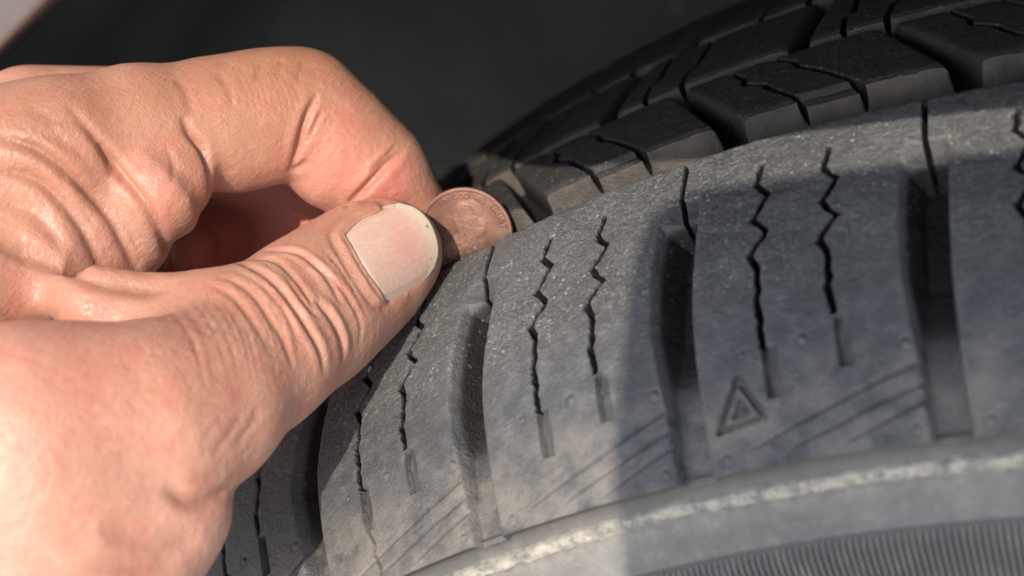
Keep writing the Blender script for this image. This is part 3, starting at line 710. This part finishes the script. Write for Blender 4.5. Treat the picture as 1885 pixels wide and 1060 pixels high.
def skin_mat():
    n = NT('skin'); ch, _ = n.attr()
    big = n.noise(28, 4, .55); mid = n.noise(160, 5, .6)
    c = n.mix(n.mapr(big, .3, .7), (.50, .238, .150), (.585, .300, .205))
    c = n.mix(n.mapr(mid, .42, .70, 0, .65), c, (.52, .19, .125))
    c = n.mix(n.mapr(n.noise(300, 5, .65), .5, .75, 0, .28), c, (.68, .42, .31))
    c = n.mix(n.math('MULTIPLY', ch[0], .62), c, (.60, .17, .14))
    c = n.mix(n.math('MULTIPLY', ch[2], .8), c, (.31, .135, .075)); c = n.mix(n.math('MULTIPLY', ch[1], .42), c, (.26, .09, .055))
    v = n.vor(820, 'DISTANCE_TO_EDGE'); v2 = n.vor(1500, 'DISTANCE_TO_EDGE'); f = n.noise(2400, 3, .6)
    lines = n.noise(700, 3, .55, n.mapping((1, .25, 1), (.4, .3, .7)))
    b = n.bump(n.mapr(v, 0, .22), .00006, .38); b = n.bump(n.mapr(v2, 0, .25), .00004, .4, b); b = n.bump(lines, .0005, .55, b); b = n.bump(n.noise(600, 3, .55, n.mapping((.25, 1, .6), (.2, .9, -.5))), .0004, .45, b); b = n.bump(f, .00007, .5, b)
    n.set(Base_Color=c, Roughness=n.mapr(mid, .3, .7, .36, .52), Normal=b)
    n.b.inputs['Subsurface Weight'].default_value = .55; n.b.inputs['Subsurface Radius'].default_value = (1.0, .38, .2); n.b.inputs['Subsurface Scale'].default_value = .0022
    n.b.inputs['Specular IOR Level'].default_value = .42
    return n.m
hand_o = np.array(W(from_cam(px3(-820, 1130, 252)[None])))[0]
me = mesh_np('hand', W(from_cam(HV)) - hand_o, HQ)
mask_attr(me, np.stack([np.clip(RED, 0, 1), np.clip(DARK, 0, 1), np.clip(TAN_SHADE, 0, 1)], 1))
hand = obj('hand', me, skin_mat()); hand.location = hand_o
tag(hand, 'left hand pinching a copper coin between thumb and curled index finger', 'hand')
# thumbnail
def arc(pts, n):
    p = resample(pts, 1.0); s_ = np.concatenate([[0], np.cumsum(np.linalg.norm(np.diff(p, axis=0), axis=1))]); u = np.linspace(0, s_[-1], n)
    return np.stack([np.interp(u, s_, p[:, 0]), np.interp(u, s_, p[:, 1])], 1)
na_, nb_ = 60, 120
prox = arc([(627, 431), (646, 465), (667, 498), (689, 531), (709, 557)], nb_); dist_ = arc([(736, 373), (766, 383), (790, 406), (804, 438), (807, 465), (800, 492)], nb_)
upp = arc([(627, 431), (643, 414), (662, 399), (698, 382), (736, 373)], na_); low = arc([(709, 557), (746, 541), (780, 517), (800, 492)], na_)
s_, t_ = np.meshgrid(np.linspace(0, 1, na_), np.linspace(0, 1, nb_), indexing='ij'); s3, t3 = s_[..., None], t_[..., None]
G = (1 - t3) * upp[:, None] + t3 * low[:, None] + (1 - s3) * prox[None] + s3 * dist_[None] - ((1 - s3) * (1 - t3) * prox[0] + (1 - s3) * t3 * prox[-1] + s3 * (1 - t3) * dist_[0] + s3 * t3 * dist_[-1])
x_, y_ = (G[..., 0] - 715) / 100, (G[..., 1] - 465) / 100
zz = NC[0] + NC[1] * x_ + NC[2] * y_ + NC[3] * x_ * x_ + NC[4] * x_ * y_ + NC[5] * y_ * y_
strk = fnoise(t_ * 26, s_ * 1.2, 3, 3)
zz = zz - .05 - .75 * np.sin(np.pi * t_) ** .8 + .45 * (1 - sstep(0, .08, s_)) + .45 * (1 - sstep(0, .12, np.minimum(t_, 1 - t_))) * (1 - sstep(.6, .95, s_)) - .12 * sstep(.8, 1, s_) + .06 * (strk - .5)
top = np.stack([(G[..., 0] - PW / 2) / FPX * zz, -(G[..., 1] - PH / 2) / FPX * zz, zz], -1)
bot = top.copy(); bot *= ((zz + .55) / zz)[..., None]
nn = na_ * nb_; vv_ = np.concatenate([top.reshape(-1, 3), bot.reshape(-1, 3)]); gf = grid_faces(na_, nb_)
rim = np.concatenate([np.arange(nb_), np.arange(1, na_) * nb_ + nb_ - 1, (na_ - 1) * nb_ + np.arange(nb_ - 2, -1, -1), np.arange(na_ - 2, 0, -1) * nb_]); r2 = np.roll(rim, -1)
nf = np.concatenate([gf[:, ::-1], gf + nn, np.stack([rim, r2, r2 + nn, rim + nn], 1)])
pink = np.clip(1.1 * np.exp(-((s_ - .62) / .17) ** 2 - ((t_ - .50) / .26) ** 2) + .9 * (strk - .42), 0, 1); pale = 1 - sstep(.0, .32, s_ + .1 * t_); tip_ = sstep(.86, .99, s_ + .10 * np.abs(t_ - .5) + .05 * fnoise(t_ * 6, s_ * 3, 4))
msk = np.stack([pink, pale, tip_], -1).reshape(-1, 3)
def nail_mat():
    n = NT('nail'); ch, _ = n.attr()
    str_ = n.noise(900, 3, .5); c = n.mix(n.mapr(str_, .35, .7), (.73, .445, .335), (.78, .505, .39))
    c = n.mix(n.math('MULTIPLY', ch[0], .65), c, (.74, .34, .29)); c = n.mix(n.math('MULTIPLY', ch[1], .5), c, (.82, .60, .49))
    c = n.mix(n.math('MULTIPLY', ch[2], .85), c, (.72, .57, .42))
    d_ = n.math('LESS_THAN', n.vor(330), .13); c = n.mix(n.math('MULTIPLY', n.math('MULTIPLY', d_, ch[2]), .6), c, (.12, .10, .06))
    n.set(Base_Color=c, Roughness=.22, Normal=n.bump(str_, .00005, .3))
    n.b.inputs['Coat Weight'].default_value = .15; n.b.inputs['Coat Roughness'].default_value = .12
    n.b.inputs['Subsurface Weight'].default_value = .4; n.b.inputs['Subsurface Radius'].default_value = (1, .5, .3); n.b.inputs['Subsurface Scale'].default_value = .0012
    return n.m
me = mesh_np('thumbnail', W(from_cam(vv_)) - hand_o, nf); mask_attr(me, np.concatenate([msk, msk]))
obj('thumbnail', me, nail_mat(), hand)

# ------------------------------------------------------------------ coin standing in the tread groove
cp = CAM + ray(np.array([857., 431.])) * 296.6
toc = (CAM - cp) / np.linalg.norm(CAM - cp)
cn = np.array([0, -1., 0]) * .45 + toc * .55; cn /= np.linalg.norm(cn)
cx = RT - cn * (RT @ cn); cx /= np.linalg.norm(cx); cy2 = np.cross(cn, cx)
GL = {'I': [[(.5, 0), (.5, 1)]], 'N': [[(0, 0), (0, 1), (1, 0), (1, 1)]], 'G': [[(1, .8), (.7, 1), (.3, 1), (0, .7), (0, .3), (.3, 0), (.8, 0), (1, .25), (1, .5), (.6, .5)]],
      'O': [[(.5, 0), (.1, .2), (0, .5), (.1, .8), (.5, 1), (.9, .8), (1, .5), (.9, .2), (.5, 0)]], 'D': [[(0, 0), (0, 1), (.6, 1), (1, .65), (1, .35), (.6, 0), (0, 0)]],
      'W': [[(0, 1), (.25, 0), (.5, .7), (.75, 0), (1, 1)]], 'E': [[(1, 0), (0, 0), (0, 1), (1, 1)], [(0, .5), (.8, .5)]], 'T': [[(0, 1), (1, 1)], [(.5, 1), (.5, 0)]],
      'R': [[(0, 0), (0, 1), (.7, 1), (1, .78), (.7, .5), (0, .5)], [(.5, .5), (1, 0)]], 'U': [[(0, 1), (0, .3), (.3, 0), (.7, 0), (1, .3), (1, 1)]],
      'S': [[(1, .85), (.7, 1), (.3, 1), (0, .75), (.3, .52), (.7, .48), (1, .25), (.7, 0), (.3, 0), (0, .15)]], 'L': [[(0, 1), (0, 0), (1, 0)]],
      'B': [[(0, 0), (0, 1), (.7, 1), (.9, .75), (.7, .52), (0, .52), (.8, .5), (1, .25), (.8, 0), (0, 0)]], 'Y': [[(0, 1), (.5, .5), (1, 1)], [(.5, .5), (.5, 0)]]}
CR = 9.525
rr_ = np.concatenate([np.linspace(0, 8.7, 84)[1:], np.linspace(8.78, CR, 12)]); tt_ = np.linspace(0, 2 * math.pi, 420, endpoint=False)
RR, TT = np.meshgrid(rr_, tt_, indexing='ij'); X_, Y_ = RR * np.cos(TT), RR * np.sin(TT)
hc = .20 * sstep(8.75, 8.95, RR) * (1 - sstep(9.3, 9.525, RR) * .55)
lt = np.full(X_.shape, 9.0)
ang = 128.0
for ch_ in 'IN GOD WE TRUST':
    if ch_ != ' ':
        c0, s0 = math.cos(math.radians(ang)), math.sin(math.radians(ang))
        for st in GL[ch_]:
            pl = [(7.45 * c0 + (x - .5) * .82 * s0 + y * 1.0 * c0, 7.45 * s0 - (x - .5) * .82 * c0 + y * 1.0 * s0) for x, y in st]
            lt = np.minimum(lt, seg_dist(X_, Y_, pl)[0])
    ang -= 8.4 if ch_ != ' ' else 7.0
for i, ch_ in enumerate('LIBERTY'):
    o0 = np.array([-7.9, 1.9]) + i * .68 * np.array([.94, -.34])
    for st in GL[ch_]:
        pl = [tuple(o0 + x * .46 * np.array([.94, -.34]) + y * .95 * np.array([.34, .94])) for x, y in st]; lt = np.minimum(lt, seg_dist(X_, Y_, pl)[0])
hc += .11 * (1 - sstep(.06, .17, lt))
BUST = np.array([(-1.4, 6.4), (.2, 7.1), (1.9, 7.0), (3.1, 6.3), (3.8, 5.3), (4.0, 4.5), (4.35, 3.6), (4.95, 2.8), (4.6, 2.35), (4.75, 1.8), (4.55, 1.3), (4.5, .4), (3.6, -.4), (2.6, -.9), (2.9, -2.6), (4.4, -4.2), (3.2, -6.2), (-.6, -6.6), (-4.2, -5.2), (-5.8, -2.6), (-3.6, -1.2), (-1.7, .2), (-2.3, 1.6), (-2.9, 3.2), (-2.7, 5.0)])
bd_, _ = seg_dist(X_, Y_, [tuple(p) for p in np.concatenate([BUST, BUST[:1]])]); bi = inpoly(np.stack([X_.ravel(), Y_.ravel()], 1), BUST).reshape(X_.shape)
sb = np.where(bi, bd_, -bd_)
hc += .22 * sstep(-.12, .9, sb) + np.where(bi, 1, 0) * sstep(.1, .8, bd_) * (.16 * (fnoise(X_ * 1.7, Y_ * 1.7, 5, 3) - .5) + .10 * (fnoise(X_ * 4 + Y_, Y_ * 4, 9, 2) - .5) * (X_ < 2.2))
for (ex, ey, er, eh) in ((3.3, 3.9, .5, -.10), (1.0, 3.0, .6, .08), (3.4, 2.0, .7, .08), (2.4, 1.0, .8, .07)): hc += eh * np.exp(-((X_ - ex) ** 2 + (Y_ - ey) ** 2) / er ** 2)
ds_, _ = seg_dist(X_, Y_, [(-5.1, -1.0), (-3.0, 1.2)]); hc += .07 * (1 - sstep(.05, .2, ds_))
hc += .03 * (fnoise(X_ * 1.1, Y_ * 1.1, 31, 4) - .5) + .025 * (fnoise(X_ * 5, Y_ * 5, 33, 3) - .5)
hc = hc * np.where(RR > 8.75, 1.0, np.where(RR > 7.0, .95, .6)); HT = .76 - .2
fr_ = np.concatenate([[[0, 0, HT + hc[0].mean()]], np.stack([X_, Y_, HT + hc], -1).reshape(-1, 3)]); nc_ = len(tt_)
edge = np.stack([CR * np.cos(tt_), CR * np.sin(tt_), np.full(nc_, -.7)], 1); back = np.stack([8.9 * np.cos(tt_), 8.9 * np.sin(tt_), np.full(nc_, -.76)], 1); back2 = np.stack([8.7 * np.cos(tt_), 8.7 * np.sin(tt_), np.full(nc_, -.56)], 1)
Vc_ = np.concatenate([fr_, edge, back, back2, [[0, 0, -.56]]]); gq = grid_faces(len(rr_) + 3, nc_, True) + 1
c1 = np.arange(nc_); tri0 = np.stack([np.zeros(nc_, int), 1 + c1, 1 + (c1 + 1) % nc_, 1 + (c1 + 1) % nc_], 1)
last = 1 + (len(rr_) + 2) * nc_
me = bpy.data.meshes.new('coin'); Pw = W(cp + Vc_[:, :1] * cx + Vc_[:, 1:2] * cy2 + Vc_[:, 2:3] * cn); coin_o = W(cp - cy2 * 9.5)
me.from_pydata((Pw - coin_o).tolist(), [], [tuple(r)[:3] for r in tri0.tolist()] + gq.tolist() + [(last + i, last + (i + 1) % nc_, len(Vc_) - 1) for i in range(nc_)])
me.polygons.foreach_set('use_smooth', np.ones(len(me.polygons), bool)); me.update()
hi_ = np.concatenate([[0], (sstep(.02, .3, hc)).ravel(), np.ones(nc_), np.ones(nc_), np.zeros(nc_), [0]])
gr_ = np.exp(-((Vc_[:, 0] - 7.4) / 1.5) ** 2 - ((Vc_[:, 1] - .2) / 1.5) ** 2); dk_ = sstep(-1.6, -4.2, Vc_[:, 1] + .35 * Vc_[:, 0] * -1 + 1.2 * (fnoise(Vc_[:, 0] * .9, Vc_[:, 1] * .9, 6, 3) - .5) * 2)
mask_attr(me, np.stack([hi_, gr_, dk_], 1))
def coin_mat():
    n = NT('copper'); ch, _ = n.attr(); a = n.noise(260, 5, .65); f = n.noise(1700, 4, .65)
    c = n.mix(n.mapr(a, .3, .7), (.15, .066, .043), (.235, .110, .071)); c = n.mix(n.mapr(f, .45, .75, 0, .45), c, (.17, .075, .045))
    c = n.mix(n.math('MULTIPLY', ch[0], n.mapr(f, .2, .6, .15, .6)), c, (.37, .20, .135))
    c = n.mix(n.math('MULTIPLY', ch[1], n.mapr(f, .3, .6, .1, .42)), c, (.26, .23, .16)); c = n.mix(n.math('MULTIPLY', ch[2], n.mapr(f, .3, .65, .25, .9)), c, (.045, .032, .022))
    n.set(Base_Color=c, Roughness=n.mapr(f, .3, .7, .45, .65), Metallic=.4, Normal=n.bump(f, .00006, .5)); return n.m
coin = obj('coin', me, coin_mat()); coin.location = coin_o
tag(coin, 'worn copper penny standing upright in the tyre tread groove', 'coin')

# ------------------------------------------------------------------ unseen phone added to cast the shadow on the right of the tyre
PX0, PX1, PY0, PY1 = -51.0, 114.0, -23.0, 59.0
def slab(x0, x1, y0, y1, z0, z1, rad, bev=1.2, n=8):
    cs = [(x1 - rad, y1 - rad, 0), (x0 + rad, y1 - rad, 90), (x0 + rad, y0 + rad, 180), (x1 - rad, y0 + rad, 270)]
    def loop(inset, z): return [(cx_ + (rad - inset) * math.cos(math.radians(a0 + 90 * k / n)), cy_ + (rad - inset) * math.sin(math.radians(a0 + 90 * k / n)), z) for cx_, cy_, a0 in cs for k in range(n + 1)]
    Ls = [loop(bev, z0), loop(0, z0 + (bev if z1 > z0 else -bev)), loop(0, z1 - (bev if z1 > z0 else -bev)), loop(bev, z1)]; m_ = len(Ls[0])
    vs_ = np.array(sum(Ls, [])); fs = [tuple(range(m_))[::-1], tuple(range(3 * m_, 4 * m_))]
    for i in range(3):
        for j in range(m_): fs.append((i * m_ + j, i * m_ + (j + 1) % m_, (i + 1) * m_ + (j + 1) % m_, (i + 1) * m_ + j))
    return vs_, fs
ph_o = W(from_cam(np.array([[(PX0 + PX1) / 2, (PY0 + PY1) / 2, -7.]])) + S * 70)[0]      # set back towards the sun, beside the viewpoint
ph = bpy.data.objects.new('smartphone', None); col.objects.link(ph); ph.location = ph_o
tag(ph, 'black smartphone added out of view to shade the right of the tyre', 'smartphone')
nm = NT('phone_glass'); nm.set(Base_Color=(.02, .02, .022), Roughness=.25)
def ph_part(name, *a):
    v_, f_ = slab(*a); me = bpy.data.meshes.new(name); me.from_pydata((W(from_cam(v_) + S * 70) - ph_o).tolist(), [], f_); me.update(); return obj(name, me, nm.m, ph)
ph_part('phone_body', PX0, PX1, PY0, PY1, -3.0, -11.0, 9.0); ph_part('screen', PX0 + 3, PX1 - 3, PY0 + 3, PY1 - 3, -11.05, -11.6, 7.0, .2)

# ------------------------------------------------------------------ stone chip caught in a sipe beside the thumb
c_ = CAM + ray(np.array([683., 682.])) * 287.5
bm = bmesh.new(); bmesh.ops.create_icosphere(bm, subdivisions=2, radius=1.0)
for v in bm.verts:
    q = np.array(v.co); q = q * (1 + .25 * (vnoise(q[:1] * 2.1 + 5, q[1:2] * 2.1 + q[2:] * 1.7, 3)[0] - .5)); p_ = RT * q[0] * .62 + UP * q[1] * .95 + FW * q[2] * .7; v.co = Vector(p_ * .001)
me = bpy.data.meshes.new('stone_chip'); bm.to_mesh(me); bm.free()
nm = NT('stone'); nm.set(Base_Color=nm.mix(nm.mapr(nm.noise(900), .4, .6), (.36, .42, .50), (.5, .55, .62)), Roughness=.6)
st = obj('stone_chip', me, nm.m); st.location = W(c_); tag(st, 'tiny pale blue stone chip wedged in a sipe beside the thumb', 'stone')
